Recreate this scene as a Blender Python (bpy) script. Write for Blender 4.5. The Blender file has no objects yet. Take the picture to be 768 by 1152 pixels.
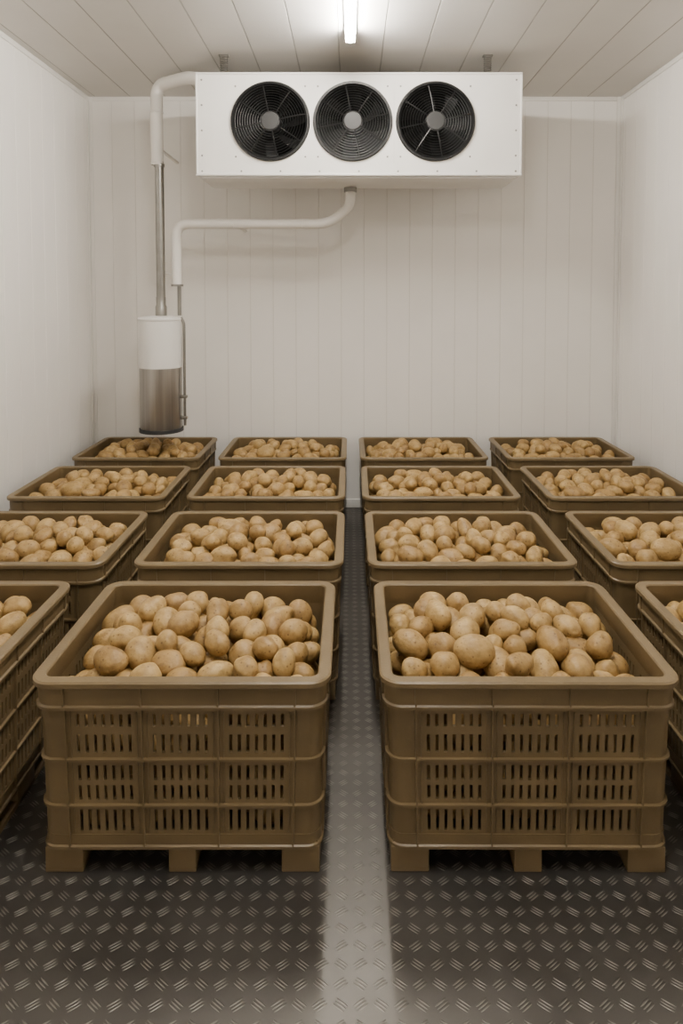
import bpy, math, random
import numpy as np
from mathutils import Vector, Matrix
random.seed(7); np.random.seed(7)
scene = bpy.context.scene
COL = scene.collection

# ------------------------------------------------------------ parameters
CAM_H = 2.50; FPX = 760.0; PITCH = math.radians(2.5)
XL, XR = -2.985, 3.09
YB, YF = 7.80, -1.6
ZC = 4.735

# ------------------------------------------------------------ materials
def new_mat(name):
    m = bpy.data.materials.new(name); m.use_nodes = True
    nt = m.node_tree; b = nt.nodes['Principled BSDF']
    return m, nt, b
def N(nt, t, **kw):
    n = nt.nodes.new(t)
    for k, v in kw.items(): setattr(n, k, v)
    return n
def simple(name, col, rough=0.5, metal=0.0, noise=0.0, nscale=8.0, bump=0.0, bscale=60.0, stretch=None, spec=None):
    m, nt, b = new_mat(name)
    b.inputs['Base Color'].default_value = (*col, 1)
    b.inputs['Roughness'].default_value = rough
    b.inputs['Metallic'].default_value = metal
    if spec is not None: b.inputs['Specular IOR Level'].default_value = spec
    tc = N(nt, 'ShaderNodeTexCoord')
    if noise > 0:
        n = N(nt, 'ShaderNodeTexNoise'); n.inputs['Scale'].default_value = nscale; n.inputs['Detail'].default_value = 5
        if stretch:
            mp = N(nt, 'ShaderNodeMapping'); mp.inputs['Scale'].default_value = stretch
            nt.links.new(tc.outputs['Object'], mp.inputs[0]); nt.links.new(mp.outputs[0], n.inputs['Vector'])
        else: nt.links.new(tc.outputs['Object'], n.inputs['Vector'])
        r = N(nt, 'ShaderNodeValToRGB')
        r.color_ramp.elements[0].position = 0.3; r.color_ramp.elements[1].position = 0.7
        r.color_ramp.elements[0].color = (*[c*(1-noise) for c in col], 1)
        r.color_ramp.elements[1].color = (*[min(1, c*(1+noise*0.6)) for c in col], 1)
        nt.links.new(n.outputs['Fac'], r.inputs['Fac']); nt.links.new(r.outputs['Color'], b.inputs['Base Color'])
    if bump > 0:
        n2 = N(nt, 'ShaderNodeTexNoise'); n2.inputs['Scale'].default_value = bscale; n2.inputs['Detail'].default_value = 3
        nt.links.new(tc.outputs['Object'], n2.inputs['Vector'])
        bp = N(nt, 'ShaderNodeBump'); bp.inputs['Strength'].default_value = bump; bp.inputs['Distance'].default_value = 0.01
        nt.links.new(n2.outputs['Fac'], bp.inputs['Height']); nt.links.new(bp.outputs['Normal'], b.inputs['Normal'])
    return m
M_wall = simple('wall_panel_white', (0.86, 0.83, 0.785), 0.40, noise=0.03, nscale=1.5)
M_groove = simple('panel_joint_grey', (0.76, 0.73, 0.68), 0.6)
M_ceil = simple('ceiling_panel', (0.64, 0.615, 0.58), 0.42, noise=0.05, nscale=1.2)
M_ceilg = simple('ceiling_joint', (0.46, 0.44, 0.41), 0.6)
M_trim = simple('trim_white', (0.81, 0.785, 0.74), 0.4)
M_crate = simple('crate_plastic_tan', (0.158, 0.110, 0.052), 0.42, noise=0.14, nscale=4, bump=0.08, bscale=90)
M_white = simple('enamel_white', (0.74, 0.72, 0.685), 0.35, noise=0.03, nscale=3)
M_black = simple('fan_black', (0.003, 0.003, 0.003), 0.7, spec=.15)
M_wire = simple('fan_guard_wire', (0.006, 0.006, 0.006), 0.4, spec=.3)
M_blade = simple('fan_blade_dark', (0.004, 0.004, 0.004), 0.5, spec=.25)
M_hub = simple('fan_hub_grey', (0.035, 0.035, 0.035), 0.5, spec=.3)
M_steel = simple('steel_pipe', (0.28, 0.27, 0.25), 0.32, metal=0.9, noise=0.1, nscale=12)
M_stain = simple('brushed_stainless', (0.38, 0.36, 0.335), 0.34, metal=0.85, noise=0.30, nscale=7, stretch=(2.5, 2.5, .06))
M_insul = simple('pipe_insulation_white', (0.72, 0.69, 0.645), 0.6, bump=0.15, bscale=30)
m, nt, b = new_mat('tube_glow')
b.inputs['Base Color'].default_value = (0.9, 0.9, 0.9, 1)
b.inputs['Emission Color'].default_value = (1.0, 0.948, 0.865, 1)
b.inputs['Emission Strength'].default_value = 290
M_glow = m

# potatoes
m, nt, b = new_mat('potato_skin'); M_pot = m
geo = N(nt, 'ShaderNodeNewGeometry'); tc = N(nt, 'ShaderNodeTexCoord')
r1 = N(nt, 'ShaderNodeValToRGB')
e = r1.color_ramp.elements; e[0].color = (0.34, 0.205, 0.066, 1); e[1].color = (0.50, 0.335, 0.125, 1)
nt.links.new(geo.outputs['Random Per Island'], r1.inputs['Fac'])
n1 = N(nt, 'ShaderNodeTexNoise'); n1.inputs['Scale'].default_value = 16; n1.inputs['Detail'].default_value = 8; n1.inputs['Roughness'].default_value = .65
nt.links.new(tc.outputs['Object'], n1.inputs['Vector'])
r2 = N(nt, 'ShaderNodeValToRGB'); e = r2.color_ramp.elements
e[0].position = .36; e[0].color = (0.52, 0.45, 0.35, 1); e[1].position = .60; e[1].color = (1, 1, 1, 1)
nt.links.new(n1.outputs['Fac'], r2.inputs['Fac'])
mx = N(nt, 'ShaderNodeMix', data_type='RGBA', blend_type='MULTIPLY'); mx.inputs[0].default_value = 0.8
nt.links.new(r1.outputs['Color'], mx.inputs[6]); nt.links.new(r2.outputs['Color'], mx.inputs[7])
v = N(nt, 'ShaderNodeTexVoronoi'); v.inputs['Scale'].default_value = 38
nt.links.new(tc.outputs['Object'], v.inputs['Vector'])
r3 = N(nt, 'ShaderNodeValToRGB'); e = r3.color_ramp.elements
e[0].position = .08; e[0].color = (0.30, 0.22, 0.14, 1); e[1].position = .24; e[1].color = (1, 1, 1, 1)
nt.links.new(v.outputs['Distance'], r3.inputs['Fac'])
mx2 = N(nt, 'ShaderNodeMix', data_type='RGBA', blend_type='MULTIPLY'); mx2.inputs[0].default_value = 0.8
nt.links.new(mx.outputs[2], mx2.inputs[6]); nt.links.new(r3.outputs['Color'], mx2.inputs[7])
nt.links.new(mx2.outputs[2], b.inputs['Base Color'])
b.inputs['Roughness'].default_value = 0.50
n2 = N(nt, 'ShaderNodeTexNoise'); n2.inputs['Scale'].default_value = 38; n2.inputs['Detail'].default_value = 5
nt.links.new(tc.outputs['Object'], n2.inputs['Vector'])
bp = N(nt, 'ShaderNodeBump'); bp.inputs['Strength'].default_value = .5; bp.inputs['Distance'].default_value = .01
nt.links.new(n2.outputs['Fac'], bp.inputs['Height']); nt.links.new(bp.outputs['Normal'], b.inputs['Normal'])

# checker-plate floor
m, nt, b = new_mat('checker_plate_steel'); M_floor = m
def MA(op, a, bb=None, c=None):
    n = N(nt, 'ShaderNodeMath', operation=op)
    for i, x in enumerate((a, bb, c)):
        if x is None: continue
        if isinstance(x, (int, float)): n.inputs[i].default_value = x
        else: nt.links.new(x, n.inputs[i])
    return n.outputs[0]
tc = N(nt, 'ShaderNodeTexCoord'); sp = N(nt, 'ShaderNodeSeparateXYZ')
nt.links.new(tc.outputs['Object'], sp.inputs[0])
P = 0.072
u = MA('DIVIDE', sp.outputs[0], P); w = MA('DIVIDE', sp.outputs[1], P)
fu = MA('FLOOR', u); fw = MA('FLOOR', w)
par = MA('FLOORED_MODULO', MA('ADD', fu, fw), 2.0)
sg = MA('SUBTRACT', MA('MULTIPLY', par, 2.0), 1.0)
lu = MA('SUBTRACT', MA('SUBTRACT', u, fu), .5); lw = MA('SUBTRACT', MA('SUBTRACT', w, fw), .5)
lus = MA('MULTIPLY', lu, sg)
ca, sa = math.cos(math.radians(36)), math.sin(math.radians(36))
a = MA('ADD', MA('MULTIPLY', lus, ca), MA('MULTIPLY', lw, sa))
c = MA('SUBTRACT', MA('MULTIPLY', lw, ca), MA('MULTIPLY', lus, sa))
cs = MA('DIVIDE', c, .155)
cell = MA('ROUND', cs)
inb = MA('LESS_THAN', MA('ABSOLUTE', cell), 1.5)
cd = MA('ABSOLUTE', MA('SUBTRACT', cs, cell))
al = MA('DIVIDE', a, .35)
rr = MA('ADD', MA('MULTIPLY', al, al), MA('MULTIPLY', MA('DIVIDE', cd, .34), MA('DIVIDE', cd, .34)))
h = MA('MULTIPLY', MA('MAXIMUM', MA('SUBTRACT', 1.0, rr), 0.0), inb)
h = MA('POWER', h, .5)
bp = N(nt, 'ShaderNodeBump'); bp.inputs['Strength'].default_value = .9; bp.inputs['Distance'].default_value = .0025
nt.links.new(h, bp.inputs['Height'])
nz = N(nt, 'ShaderNodeTexNoise'); nz.inputs['Scale'].default_value = 2.2; nz.inputs['Detail'].default_value = 7
nt.links.new(tc.outputs['Object'], nz.inputs['Vector'])
rp = N(nt, 'ShaderNodeMapRange'); rp.inputs['From Min'].default_value = .3; rp.inputs['From Max'].default_value = .7
rp.inputs['To Min'].default_value = .35; rp.inputs['To Max'].default_value = .52
nt.links.new(nz.outputs['Fac'], rp.inputs['Value'])
nt.links.new(rp.outputs[0], b.inputs['Roughness'])
mc = N(nt, 'ShaderNodeMix', data_type='RGBA')
mc.inputs[6].default_value = (0.140, 0.131, 0.119, 1); mc.inputs[7].default_value = (0.28, 0.265, 0.24, 1)
nt.links.new(h, mc.inputs[0]); nt.links.new(mc.outputs[2], b.inputs['Base Color'])
b.inputs['Metallic'].default_value = .88
nt.links.new(bp.outputs['Normal'], b.inputs['Normal'])

# ------------------------------------------------------------ mesh builder
class MB:
    def __init__(s): s.v = []; s.f = []; s.m = []
    def add(s, vs, fs, mi=0):
        o = len(s.v); s.v += [tuple(p) for p in vs]
        s.f += [tuple(i+o for i in f) for f in fs]; s.m += [mi]*len(fs)
    def box(s, x0, x1, y0, y1, z0, z1, mi=0, bev=0.0):
        if bev <= 0:
            vs = [(x, y, z) for z in (z0, z1) for y in (y0, y1) for x in (x0, x1)]
            s.add(vs, [(0,2,3,1),(4,5,7,6),(0,1,5,4),(2,6,7,3),(0,4,6,2),(1,3,7,5)], mi); return
        import bmesh
        bm = bmesh.new(); bmesh.ops.create_cube(bm, size=1)
        for q in bm.verts:
            q.co = Vector(((x0+x1)/2+q.co.x*(x1-x0), (y0+y1)/2+q.co.y*(y1-y0), (z0+z1)/2+q.co.z*(z1-z0)))
        bmesh.ops.bevel(bm, geom=list(bm.edges), offset=bev, segments=2, affect='EDGES', profile=.5)
        bm.verts.ensure_lookup_table()
        s.add([q.co[:] for q in bm.verts], [tuple(q.index for q in f.verts) for f in bm.faces], mi); bm.free()
    def lathe(s, c, axis, prof, n=32, mi=0, cap=True):
        ax = Vector(axis).normalized(); t1 = ax.orthogonal().normalized(); t2 = ax.cross(t1); c = Vector(c)
        vs = []
        for r, t in prof:
            for i in range(n):
                a = 2*math.pi*i/n
                vs.append(c+ax*t+(t1*math.cos(a)+t2*math.sin(a))*r)
        fs = []
        for k in range(len(prof)-1):
            for i in range(n):
                j = (i+1) % n
                fs.append((k*n+i, k*n+j, (k+1)*n+j, (k+1)*n+i))
        if cap:
            fs.append(tuple(range(n))[::-1]); fs.append(tuple((len(prof)-1)*n+i for i in range(n)))
        s.add(vs, fs, mi)
    def torus(s, c, axis, R, r, n=48, k=6, mi=0):
        ax = Vector(axis).normalized(); t1 = ax.orthogonal().normalized(); t2 = ax.cross(t1); c = Vector(c)
        vs = []
        for i in range(n):
            a = 2*math.pi*i/n; d = t1*math.cos(a)+t2*math.sin(a)
            for j in range(k):
                q = 2*math.pi*j/k; vs.append(c+d*(R+r*math.cos(q))+ax*r*math.sin(q))
        fs = [(i*k+j, i*k+(j+1) % k, ((i+1) % n)*k+(j+1) % k, ((i+1) % n)*k+j) for i in range(n) for j in range(k)]
        s.add(vs, fs, mi)
    def tube(s, pts, r, n=16, mi=0, fil=0.0):
        P = [Vector(p) for p in pts]
        if fil > 0:
            Q = [P[0]]
            for i in range(1, len(P)-1):
                a = (P[i-1]-P[i]); b = (P[i+1]-P[i]); fl = min(fil, a.length*.48, b.length*.48)
                A = P[i]+a.normalized()*fl; B = P[i]+b.normalized()*fl
                for k in range(9):
                    t = k/8; Q.append(A*(1-t)**2+P[i]*2*t*(1-t)+B*t*t)
            Q.append(P[-1]); P = Q
        vs = []; up = None
        for i, p in enumerate(P):
            d = (P[min(i+1, len(P)-1)]-P[max(i-1, 0)]).normalized()
            if up is None: up = d.orthogonal().normalized()
            up = (up-d*up.dot(d)).normalized(); sd = d.cross(up)
            for j in range(n):
                a = 2*math.pi*j/n; vs.append(p+(up*math.cos(a)+sd*math.sin(a))*r)
        fs = [(i*n+j, i*n+(j+1) % n, (i+1)*n+(j+1) % n, (i+1)*n+j) for i in range(len(P)-1) for j in range(n)]
        fs += [tuple(range(n))[::-1], tuple((len(P)-1)*n+j for j in range(n))]
        s.add(vs, fs, mi)
    def mesh(s, name, mats, smooth=True):
        me = bpy.data.meshes.new(name); me.from_pydata(s.v, [], s.f)
        for mt in mats: me.materials.append(mt)
        me.polygons.foreach_set('material_index', s.m)
        if smooth:
            me.polygons.foreach_set('use_smooth', [True]*len(s.f)); me.set_sharp_from_angle(angle=math.radians(35))
        me.update(); return me
    def obj(s, name, mats, smooth=True, parent=None, loc=(0, 0, 0)):
        o = bpy.data.objects.new(name, s.mesh(name, mats, smooth)); o.location = loc
        COL.objects.link(o)
        if parent: o.parent = parent
        return o
def empty(name, loc=(0, 0, 0)):
    o = bpy.data.objects.new(name, None); o.location = loc; o.empty_display_size = .1; COL.objects.link(o); return o

# ------------------------------------------------------------ room shell
def grooved(name, u0, u1, pitch, gw, gd, place, mats, off=0.0):
    prof = [(u0, 0.0)]; mi = []; u = u0+off
    while u < u1-gw:
        if u > u0+gw:
            prof += [(u-gw/2, 0.0), (u-gw/6, gd), (u+gw/6, gd), (u+gw/2, 0.0)]; mi += [0, 1, 1, 1]
        u += pitch
    prof.append((u1, 0.0)); mi.append(0)
    mb = MB(); n = len(prof)
    vs = [place(a, d, 0) for a, d in prof]+[place(a, d, 1) for a, d in prof]
    for i in range(n-1):
        mb.f.append((i, i+1, n+i+1, n+i)); mb.m.append(mi[i])
    th = .12
    vs += [place(u0, th, 0), place(u1, th, 0), place(u0, th, 1), place(u1, th, 1)]
    q = 2*n
    mb.f += [(q, q+1, q+3, q+2), (0, q, q+2, n), (n-1, q+1, q+3, 2*n-1), tuple(range(n))+(q+1, q), tuple(range(n, 2*n))+(q+3, q+2)]
    mb.m += [0]*5
    mb.v = vs
    o = mb.obj(name, mats, smooth=False)
    import bmesh
    bm = bmesh.new(); bm.from_mesh(o.data); bmesh.ops.recalc_face_normals(bm, faces=bm.faces); bm.to_mesh(o.data); bm.free()
    return o
WM = [M_wall, M_groove]
grooved('wall_back', XL, XR, .262, .010, .0025, lambda u, d, e: (u, YB+d, ZC*e), WM, .26)
grooved('wall_left', YF, YB, .262, .010, .0025, lambda u, d, e: (XL-d, u, ZC*e), WM, .1)
grooved('wall_right', YF, YB, .262, .010, .0025, lambda u, d, e: (XR+d, u, ZC*e), WM, .1)
grooved('wall_front', XL, XR, .262, .010, .0025, lambda u, d, e: (u, YF-d, ZC*e), WM, .1)
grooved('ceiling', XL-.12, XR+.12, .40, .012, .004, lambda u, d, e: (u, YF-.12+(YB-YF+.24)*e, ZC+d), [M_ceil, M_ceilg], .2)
mb = MB(); mb.box(XL-.12, XR+.12, YF-.12, YB+.12, -.1, 0); mb.obj('floor', [M_floor], smooth=False)
k = 0
def trim(x0, x1, y0, y1, z0, z1):
    global k; k += 1
    mb = MB(); mb.box(x0, x1, y0, y1, z0, z1, bev=.004); mb.obj('trim_%d' % k, [M_trim])
trim(XL, XL+.05, YB-.012, YB, 0, ZC); trim(XL, XL+.012, YB-.05, YB-.012, 0, ZC)
trim(XR-.05, XR, YB-.012, YB, 0, ZC); trim(XR-.012, XR, YB-.05, YB-.012, 0, ZC)
trim(XL+.05, XR-.05, YB-.012, YB, ZC-.05, ZC)
trim(XL, XL+.012, YF, YB-.05, ZC-.05, ZC); trim(XR-.012, XR, YF, YB-.05, ZC-.05, ZC)
for nm, bx in (('baseboard_back', (XL+.05, XR-.05, YB-.02, YB, 0, .1)), ('baseboard_left', (XL, XL+.02, YF, YB-.05, 0, .1)), ('baseboard_right', (XR-.02, XR, YF, YB-.05, 0, .1))):
    mb = MB(); mb.box(*bx, bev=.005); mb.obj(nm, [M_trim])

# ------------------------------------------------------------ crate
HT = .865; A = .612; Bh = .478; RC = .062
ZB = .118
def kz(z): return 1 - .032*(HT-z)/HT
def crate_mesh():
    mb = MB()
    def side_breaks(L, centers, n, pitch, sw):
        br = [(-L, False)]
        for c in centers:
            for i in range(n):
                x = c+(i-(n-1)/2)*pitch
                br += [(x-sw/2, True), (x+sw/2, False)]
        return br+[(L, False)]
    Lx = A-RC; Ly = Bh-RC
    fb = side_breaks(Lx, (-.328, 0, .328), 7, .037, .0135)
    sb = side_breaks(Ly, (-.265, 0, .265), 6, .036, .0135)
    per = []
    def arc(cx, cy, a0):
        for i in range(1, 6):
            a = a0+math.pi/2*i/6; per.append((cx+RC*math.cos(a), cy+RC*math.sin(a), math.cos(a), math.sin(a), False))
    for x, s in fb: per.append((x, -Bh, 0, -1, s))
    arc(Lx, -Ly, -math.pi/2)
    for y, s in sb: per.append((A, y, 1, 0, s))
    arc(Lx, Ly, 0)
    for x, s in fb: per.append((-x, Bh, 0, 1, s))
    arc(-Lx, Ly, math.pi/2)
    for y, s in sb: per.append((-A, -y, -1, 0, s))
    arc(-Lx, -Ly, math.pi)
    n = len(per)
    tz = [(.155, .210), (.245, .325), (.382, .448), (.470, .535), (.580, .675)]
    zs = [ZB]
    for t0, t1 in reversed(tz):
        zs += [HT-t1, HT-t0]
    zs.append(HT-.03)
    def P(i, z, o):
        x, y, nx, ny, _ = per[i]; k = kz(z); return (x*k+nx*o, y*k+ny*o, z)
    TH = .014
    nz = len(zs)
    vs = [P(i, z, 0) for z in zs for i in range(n)]+[P(i, z, -TH) for z in zs for i in range(n)]
    off = nz*n; fs = []
    def hole(i, r): return per[i][4] and (r % 2 == 1) and r < nz-1
    for r in range(nz-1):
        for i in range(n):
            j = (i+1) % n
            a, b_, c, d = r*n+i, r*n+j, (r+1)*n+j, (r+1)*n+i
            if not hole(i, r):
                fs.append((a, b_, c, d)); fs.append((off+a, off+d, off+c, off+b_))
            else:
                fs += [(a, b_, off+b_, off+a), (b_, c, off+c, off+b_), (c, d, off+d, off+c), (d, a, off+a, off+d)]
    mb.add(vs, fs)
    def ring(prof):
        m_ = len(prof)
        idx = [i for i in range(n) if not (abs(per[i][2]) in (0, 1) and abs(per[i][3]) in (0, 1) and
               not (abs(abs(per[i][0])-Lx) < 1e-6 or abs(abs(per[i][1])-Ly) < 1e-6))]
        vs = [P(i, z, o) for i in idx for o, z in prof]; q = len(idx)
        fs = [(i*m_+j, ((i+1) % q)*m_+j, ((i+1) % q)*m_+(j+1) % m_, i*m_+(j+1) % m_) for i in range(q) for j in range(m_)]
        mb.add(vs, fs)
    ring([(-.022, HT-.075), (-.026, HT-.006), (-.020, HT), (.022, HT), (.030, HT-.006), (.031, HT-.024), (.022, HT-.030), (.012, HT-.034),
          (.012, HT-.108), (.020, HT-.114), (.020, HT-.126), (.0, HT-.132), (-.010, HT-.128)])
    for t in (.353, .558):
        z = HT-t; ring([(-.002, z-.007), (.012, z-.005), (.012, z+.005), (-.002, z+.007)])
    ring([(-.01, HT-.690), (.004, HT-.688), (.004, ZB+.012), (.012, ZB+.008), (.012, ZB-.004), (-.004, ZB-.012), (-.03, ZB)])
    def vrib(px, py, nx, ny, hw, z0, z1, o=.013):
        vs = []
        for z in (z0, z1):
            k = kz(z)
            for (s, oo) in ((-hw, -.004), (hw, -.004), (hw*.7, o), (-hw*.7, o)):
                vs.append((px*k+nx*oo-ny*s, py*k+ny*oo+nx*s, z))
        mb.add(vs, [(0,1,5,4),(1,2,6,5),(2,3,7,6),(3,0,4,7),(0,3,2,1),(4,5,6,7)])
    for z0, z1, o in ((ZB, HT-.13, .012), (HT-.112, HT-.03, .020)):
        for x in (-.492, -.164, .164, .492):
            for sg in (-1, 1): vrib(x, sg*Bh, 0, sg, .005, z0, z1, o)
        for y in (-.3975, -.1325, .1325, .3975):
            for sg in (-1, 1): vrib(sg*A, y, sg, 0, .005, z0, z1, o)
    for cx in (-.328, 0, .328):
        for sg in (-1, 1):
            for hx in (-.142, .142): vrib(cx+hx, sg*Bh, 0, sg, .003, HT-.68, HT-.145, .004)
    k0 = kz(ZB)
    mb.box(-A*k0+.012, A*k0-.012, -Bh*k0+.012, Bh*k0-.012, ZB-.012, ZB+.02)
    ax = A*kz(0); by = Bh*kz(0)
    for x0, x1 in ((-ax, -ax+.165), (-.06, .06), (ax-.165, ax)):
        mb.box(x0, x1, -by, by, 0, .028, bev=.006)
        for y0, y1 in ((-by, -by+.17), (-.09, .09), (by-.17, by)):
            mb.box(x0, x1, y0, y1, .0, ZB-.004, bev=.008)
    return mb.mesh('ventilated_pallet_crate', [M_crate])
CM = crate_mesh()

# ------------------------------------------------------------ potatoes
import bmesh
def ico(sub):
    bm = bmesh.new(); bmesh.ops.create_icosphere(bm, subdivisions=sub, radius=1)
    bm.verts.ensure_lookup_table()
    v = np.array([q.co[:] for q in bm.verts]); f = np.array([[q.index for q in p.verts] for p in bm.faces]); bm.free(); return v, f
ICO_H = ico(4); ICO_L = ico(3)
def pile_mesh(seed):
    rng = np.random.default_rng(seed)
    hx, hy = A-.018, Bh-.018
    def mound(x, y):
        return HT-.095+.145*(1-np.abs(x/hx)**3.8)*(1-np.abs(y/hy)**3.8)
    C = np.zeros((0, 3)); R = np.zeros(0)
    zfl = ZB+.022; fails = 0
    while fails < 60 and len(R) < 800:
        r = rng.uniform(.050, .068)
        K = 60
        m_ = r+.022
        cx = rng.uniform(-hx+m_, hx-m_, K); cy = rng.uniform(-hy+m_, hy-m_, K)
        z = np.full(K, zfl+r)
        if len(R):
            d2 = (cx[:, None]-C[None, :, 0])**2+(cy[:, None]-C[None, :, 1])**2
            s = (R[None, :]+r)**2-d2
            zz = np.where(s > 0, C[None, :, 2]+np.sqrt(np.maximum(s, 0)), -1)
            z = np.maximum(z, zz.max(axis=1))
        cost = z+r-mound(cx, cy)
        i = int(np.argmin(cost))
        if cost[i] > .01: fails += 1; continue
        C = np.vstack([C, [cx[i], cy[i], z[i]]]); R = np.append(R, r)
    VS = []; FS = []; o = 0
    for c, r in zip(C, R):
        top = c[2] > mound(c[0], c[1])-.20
        v0, f0 = ICO_H if top else ICO_L
        el = rng.uniform(1.04, 1.38)
        sc = np.array([r*el, r*rng.uniform(.92, 1.06), r*rng.uniform(.86, .98)])*1.08
        v = v0.copy(); disp = np.ones(len(v))
        for _ in range(6):
            d = rng.normal(size=3); d /= np.linalg.norm(d)
            disp += rng.uniform(-.12, .10)*np.exp(-((1-v0@d)**2)/.2)
        for _ in range(5):
            d = rng.normal(size=3); d /= np.linalg.norm(d)
            disp -= .06*np.exp(-((1-v0@d)/.012))
        disp += .035*np.sin(v0@rng.normal(size=3)*2.8+rng.uniform(0, 6))
        v = v*disp[:, None]*sc
        bend = rng.uniform(-.2, .2)/r; v[:, 1] += bend*v[:, 0]**2
        yaw = rng.uniform(0, 2*math.pi); pit = rng.uniform(-.45, .45)
        M = Matrix.Rotation(yaw, 3, 'Z') @ Matrix.Rotation(pit, 3, 'Y') @ Matrix.Rotation(rng.uniform(0, 6.28), 3, 'X')
        v = v@np.array(M).T+c
        kk = 1-.032*(HT-v[:, 2])/HT
        lx = A*kk-.030; ly = Bh*kk-.030
        v[:, 0] = np.clip(v[:, 0], -lx, lx); v[:, 1] = np.clip(v[:, 1], -ly, ly)
        v[:, 2] = np.maximum(v[:, 2], zfl)
        VS.append(v); FS.append(f0+o); o += len(v)
    V = np.vstack(VS); F = np.vstack(FS)
    me = bpy.data.meshes.new('potato_pile')
    me.vertices.add(len(V)); me.vertices.foreach_set('co', V.astype(np.float32).ravel())
    me.loops.add(len(F)*3); me.loops.foreach_set('vertex_index', F.astype(np.int32).ravel())
    me.polygons.add(len(F)); me.polygons.foreach_set('loop_start', np.arange(0, len(F)*3, 3, dtype=np.int32))
    me.polygons.foreach_set('use_smooth', np.ones(len(F), dtype=bool))
    me.materials.append(M_pot); me.update(calc_edges=True); me.validate()
    return me
PM = [pile_mesh(s) for s in (11, 23, 37, 51)]

rowsY = [2.765, 4.00, 5.33, 6.62]
colsX = [[-2.205, -2.14, -2.14, -2.14], [-.724, -.690, -.685, -.685], [.768, .745, .737, .735], [2.240, 2.23, 2.23, 2.20]]
jit = random.Random(3)
q = 0
for ri, yf in enumerate(rowsY):
    for ci in range(4):
        x = colsX[ci][ri]
        dx = jit.uniform(-.006, .006); rz = jit.uniform(-.005, .005)
        y = yf+Bh+.031
        o = bpy.data.objects.new('ventilated_pallet_crate', CM); COL.objects.link(o)
        o.location = (x+dx, y, 0); o.rotation_euler = (0, 0, rz)
        p = bpy.data.objects.new('potato_pile', PM[(q*3+ri) % 4]); COL.objects.link(p)
        p.location = (x+dx, y, 0); p.rotation_euler = (0, 0, rz+(math.pi if (q+ri) % 2 else 0))
        q += 1

# ------------------------------------------------------------ evaporator unit
DZ = .09
UX0, UX1, UY0, UY1, UZ0, UZ1 = -1.44, 1.60, 6.40, 7.10, 3.52+DZ, 4.46+DZ
U = empty('evaporator_fan_unit', ((UX0+UX1)/2, (UY0+UY1)/2, UZ0))
def upar(mb, name, mats, smooth=True):
    o = mb.obj(name, mats, smooth); o.parent = U; o.matrix_parent_inverse = Matrix.Translation(-U.location); return o
fz = 4.015+DZ; fc = [-.748, .022, .795]; hw = .386; FR = .342
mb = MB()
ns = 64
for cx in fc:
    sq = []; ci = []
    for i in range(ns):
        a = 2*math.pi*i/ns; c, s = math.cos(a), math.sin(a); m_ = max(abs(c), abs(s))
        sq.append((cx+hw*c/m_, UY0, fz+hw*s/m_)); ci.append((cx+(FR+.016)*c, UY0, fz+(FR+.016)*s))
    mb.add(sq+ci, [(i, (i+1) % ns, ns+(i+1) % ns, ns+i) for i in range(ns)])
    mb.lathe((cx, UY0, fz), (0, -1, 0), [(FR+.030, -.002), (FR+.028, .010), (FR+.022, .016), (FR+.012, .016), (FR+.006, .010), (FR+.006, -.02)], 64, cap=False)
xa, xb = fc[0]-hw, fc[2]+hw
for (x0, x1, z0, z1) in ((UX0, xa, UZ0, UZ1), (xb, UX1, UZ0, UZ1), (xa, xb, UZ0, fz-hw), (xa, xb, fz+hw, UZ1)):
    mb.add([(x0, UY0, z0), (x1, UY0, z0), (x1, UY0, z1), (x0, UY0, z1)], [(0, 1, 2, 3)])
mb.box(UX0, UX1, UY0, UY1, UZ1-.004, UZ1+.004); mb.box(UX0, UX1, UY0, UY1, UZ0-.004, UZ0+.004)
mb.box(UX0-.004, UX0+.004, UY0, UY1, UZ0, UZ1); mb.box(UX1-.004, UX1+.004, UY0, UY1, UZ0, UZ1)
mb.box(UX0-.006, UX1+.006, UY0-.008, UY0+.012, UZ1-.012, UZ1+.008, bev=.003)
mb.box(UX0-.006, UX1+.006, UY0-.010, UY0+.012, UZ0-.008, UZ0+.014, bev=.003)
mb.box(UX0-.006, UX0+.010, UY0-.008, UY0+.012, UZ0, UZ1, bev=.003)
mb.box(UX1-.010, UX1+.006, UY0-.008, UY0+.012, UZ0, UZ1, bev=.003)
mb.box(UX0+.03, UX1-.03, UY0+.03, UY1-.02, UZ0-.025, UZ0, bev=.006)
upar(mb, 'housing', [M_white])
mb = MB()
mb.box(UX0+.02, UX1-.02, UY1-.04, UY1, UZ0+.02, UZ1-.02); upar(mb, 'coil', [M_steel])
mb = MB()
for cx in fc:
    mb.lathe((cx, UY0, fz), (0, 1, 0), [(FR+.006, -.004), (FR+.004, .30), (.01, .302)], 64, cap=False)
upar(mb, 'fan_duct', [M_black])
mb = MB()
for cx in fc:
    R = .095
    while R < FR-.004:
        mb.torus((cx, UY0-.026+.02*max(0, (R-.25)/.09), fz), (0, 1, 0), R, .0042, 56, 5); R += .0235
    mb.torus((cx, UY0-.010, fz), (0, 1, 0), FR+.012, .018, 64, 6)
    for i in range(8):
        a = 2*math.pi*i/8+.2; c, s = math.cos(a), math.sin(a)
        mb.tube([(cx+.06*c, UY0-.028, fz+.06*s), (cx+.25*c, UY0-.030, fz+.25*s), (cx+(FR+.004)*c, UY0-.008, fz+(FR+.004)*s)], .006, 6)
upar(mb, 'fan_grille', [M_wire])
mb = MB()
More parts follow.
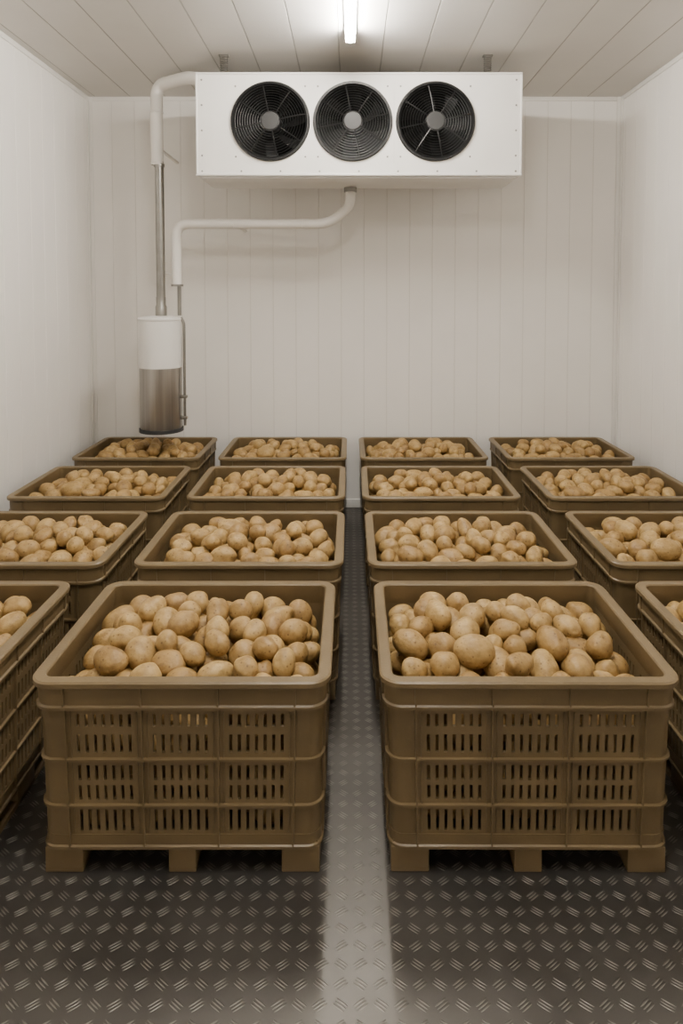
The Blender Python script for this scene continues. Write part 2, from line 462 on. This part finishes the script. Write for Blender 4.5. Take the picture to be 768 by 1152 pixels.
for kx, cx in enumerate(fc):
    mb.lathe((cx, UY0+.26, fz), (0, -1, 0), [(.10, 0), (.10, .18), (.085, .195)], 32)
    for i in range(7):
        a0 = 2*math.pi*i/7+kx*.35; vs = []; fs = []; nr = 7
        for j in range(nr):
            r = .09+(.325-.09)*j/(nr-1); sw = .30*(j/(nr-1))**1.3; wd = .30+.04*j/nr
            for e_ in (0, .5, 1):
                a = a0+sw+(e_-.5)*wd*2*.62
                vs.append((cx+r*math.cos(a), UY0+.12+.075*e_, fz+r*math.sin(a)))
        for j in range(nr-1):
            for e_ in range(2): fs.append((j*3+e_, j*3+e_+1, j*3+e_+4, j*3+e_+3))
        mb.add(vs, fs)
upar(mb, 'fan_blades', [M_blade])
mb = MB()
for cx in fc:
    mb.lathe((cx, UY0-.02, fz), (0, -1, 0), [(.088, 0), (.088, .010), (.078, .018), (.03, .020)], 40)
upar(mb, 'fan_hub', [M_hub])
mb = MB()
scr = [(x, z) for x in np.linspace(UX0+.05, UX1-.05, 9) for z in (UZ0+.035,)]+[(x, z) for x in (UX0+.05, UX1-.05) for z in np.linspace(UZ0+.18, UZ1-.06, 4)]
for cx in fc:
    for i in range(4):
        a = math.pi/4+i*math.pi/2; scr.append((cx+.47*math.cos(a)*.98, fz+.47*math.sin(a)*.98))
for x, z in scr: mb.lathe((x, UY0, z), (0, -1, 0), [(.009, -.002), (.009, .004), (.005, .006)], 10)
upar(mb, 'screws', [M_steel])
mb = MB()
for x in (-1.19, 1.29):
    for yy in (UY0+.06, UY1-.08):
        mb.box(x-.045, x+.045, yy-.03, yy+.03, UZ1+.004, UZ1+.014)
        mb.box(x-.045, x+.045, yy-.03, yy+.03, ZC-.012, ZC)
        mb.lathe((x, yy, UZ1), (0, 0, 1), [(.014, .0), (.014, ZC-UZ1)], 12)
        for zz in np.arange(UZ1+.03, ZC-.015, .02): mb.torus((x, yy, zz), (0, 0, 1), .030, .009, 20, 6)
upar(mb, 'hanger', [M_steel])

# ------------------------------------------------------------ refrigeration pipework + receiver tank
G = empty('refrigerant_pipework', (-1.95, 7.0, 1.0+DZ))
def gpar(mb, name, mats):
    o = mb.obj(name, mats); o.parent = G; o.matrix_parent_inverse = Matrix.Translation(-G.location); return o
PY = 6.98; px = -1.975
mb = MB()
mb.tube([(UX0+.10, 6.58, UZ1-.03), (UX0+.0, 6.62, UZ1+.012), (UX0-.16, 6.72, UZ1+.062), (px, PY, UZ1+.062), (px, PY, 3.72+DZ)], .062, 20, fil=.14)
mb.tube([(.0, PY, UZ0-.06), (.0, PY, UZ0-.22), (-.22, PY, 3.12+DZ), (-1.79, PY, 3.12+DZ), (-1.79, PY, 2.50+DZ)], .05, 20, fil=.14)
for z in (3.74+DZ, 4.25+DZ): mb.torus((px, PY, z), (0, 0, 1), .062, .006, 24, 6)
for x in (-.5, -1.2): mb.torus((x, PY, 3.12+DZ), (1, 0, 0), .05, .005, 24, 6)
gpar(mb, 'insulated_pipe', [M_insul])
mb = MB()
mb.tube([(px+.02, PY, 3.75+DZ), (px+.02, PY, 2.14+DZ)], .045, 20)
mb.lathe((px+.02, PY, 3.70+DZ), (0, 0, 1), [(.053, 0), (.053, .03)], 20)
mb.lathe((px+.02, PY, 2.17+DZ), (0, 0, 1), [(.058, 0), (.058, .10), (.049, .12), (.049, .2)], 20)
mb.tube([(-1.765, PY, 2.52+DZ), (-1.765, PY, 2.18+DZ)], .02, 14)
mb.lathe((-1.785, PY, 2.48+DZ), (0, 0, 1), [(.062, 0), (.062, .022)], 20)
mb.tube([(-1.745, PY-.02, 2.16+DZ), (-1.715, PY-.02, 2.10+DZ), (-1.715, PY-.02, 1.04+DZ)], .014, 12, fil=.03)
mb.tube([(.0, PY, UZ0-.015), (.0, PY, UZ0-.10)], .035, 16)
mb.lathe((.0, PY, UZ0-.075), (0, 0, 1), [(.066, 0), (.066, .045)], 20)
for z in (1.12+DZ, 1.34+DZ): mb.box(-1.76, -1.69, PY-.045, PY+.01, z-.014, z+.014, bev=.003)
gpar(mb, 'steel_pipe', [M_steel])
tcx = -1.965; tr = .216; TZ = DZ+.045
mb = MB()
mb.lathe((tcx, PY, 1.60+TZ), (0, 0, 1), [(tr+.004, 0), (tr+.004, .485), (tr+.012, .49), (tr+.012, .505), (tr, .515), (tr*.5, .53), (.05, .533)], 48)
gpar(mb, 'tank_insulation', [M_white])
mb = MB()
mb.lathe((tcx, PY, .965+TZ), (0, 0, 1), [(tr*.96, 0), (tr, .02), (tr, .64)], 48)
gpar(mb, 'tank_body', [M_stain])
mb = MB()
mb.lathe((tcx, PY, .935+TZ), (0, 0, 1), [(tr+.008, 0), (tr+.008, .035)], 48)
gpar(mb, 'tank_base_ring', [M_hub])
mb = MB()
mb.box(tcx-.03, tcx+.03, PY+.2, YB, 1.25, 1.31); mb.box(tcx-.03, tcx+.03, PY+.2, YB, 1.95, 2.01)
mb.box(tcx-.06, tcx+.06, YB-.012, YB, 1.15, 2.1)
for xx, zz in ((px, 3.99), (px+.02, 2.7), (-1.2, 3.21)): mb.box(xx-.012, xx+.012, PY+.03, YB, zz-.012, zz+.012)
gpar(mb, 'wall_bracket', [M_trim])

# ------------------------------------------------------------ ceiling lights
def lamp(y0, y1, x=0.0):
    E = empty('ceiling_tube_light', (x, (y0+y1)/2, ZC))
    a = MB(); a.box(x-.05, x+.05, y0, y1, ZC-.035, ZC, bev=.006)
    a.box(x-.045, x+.045, y0-.012, y0+.02, ZC-.11, ZC-.02, bev=.006); a.box(x-.045, x+.045, y1-.02, y1+.012, ZC-.11, ZC-.02, bev=.006)
    o = a.obj('fixture_body', [M_white]); o.parent = E; o.matrix_parent_inverse = Matrix.Translation(-E.location)
    a = MB(); a.tube([(x, y0+.02, ZC-.075), (x, y1-.02, ZC-.075)], .038, 20)
    o = a.obj('tube', [M_glow]); o.parent = E; o.matrix_parent_inverse = Matrix.Translation(-E.location)
lamp(4.35, 5.85)
lamp(1.1, 2.6)

w = bpy.data.worlds.new('dark_surround'); scene.world = w; w.use_nodes = True
w.node_tree.nodes['Background'].inputs[0].default_value = (.9, .85, .78, 1)
w.node_tree.nodes['Background'].inputs[1].default_value = .05

# ------------------------------------------------------------ camera
cam = bpy.data.cameras.new('camera'); co = bpy.data.objects.new('camera', cam); COL.objects.link(co)
co.location = (0, 0, CAM_H); co.rotation_euler = (math.radians(90)-PITCH, 0, 0)
cam.sensor_fit = 'AUTO'; cam.sensor_width = 36; cam.lens = FPX/1152*36
cam.shift_y = -(576-363)/1152; cam.shift_x = -10/1152
cam.clip_start = .05
scene.camera = co
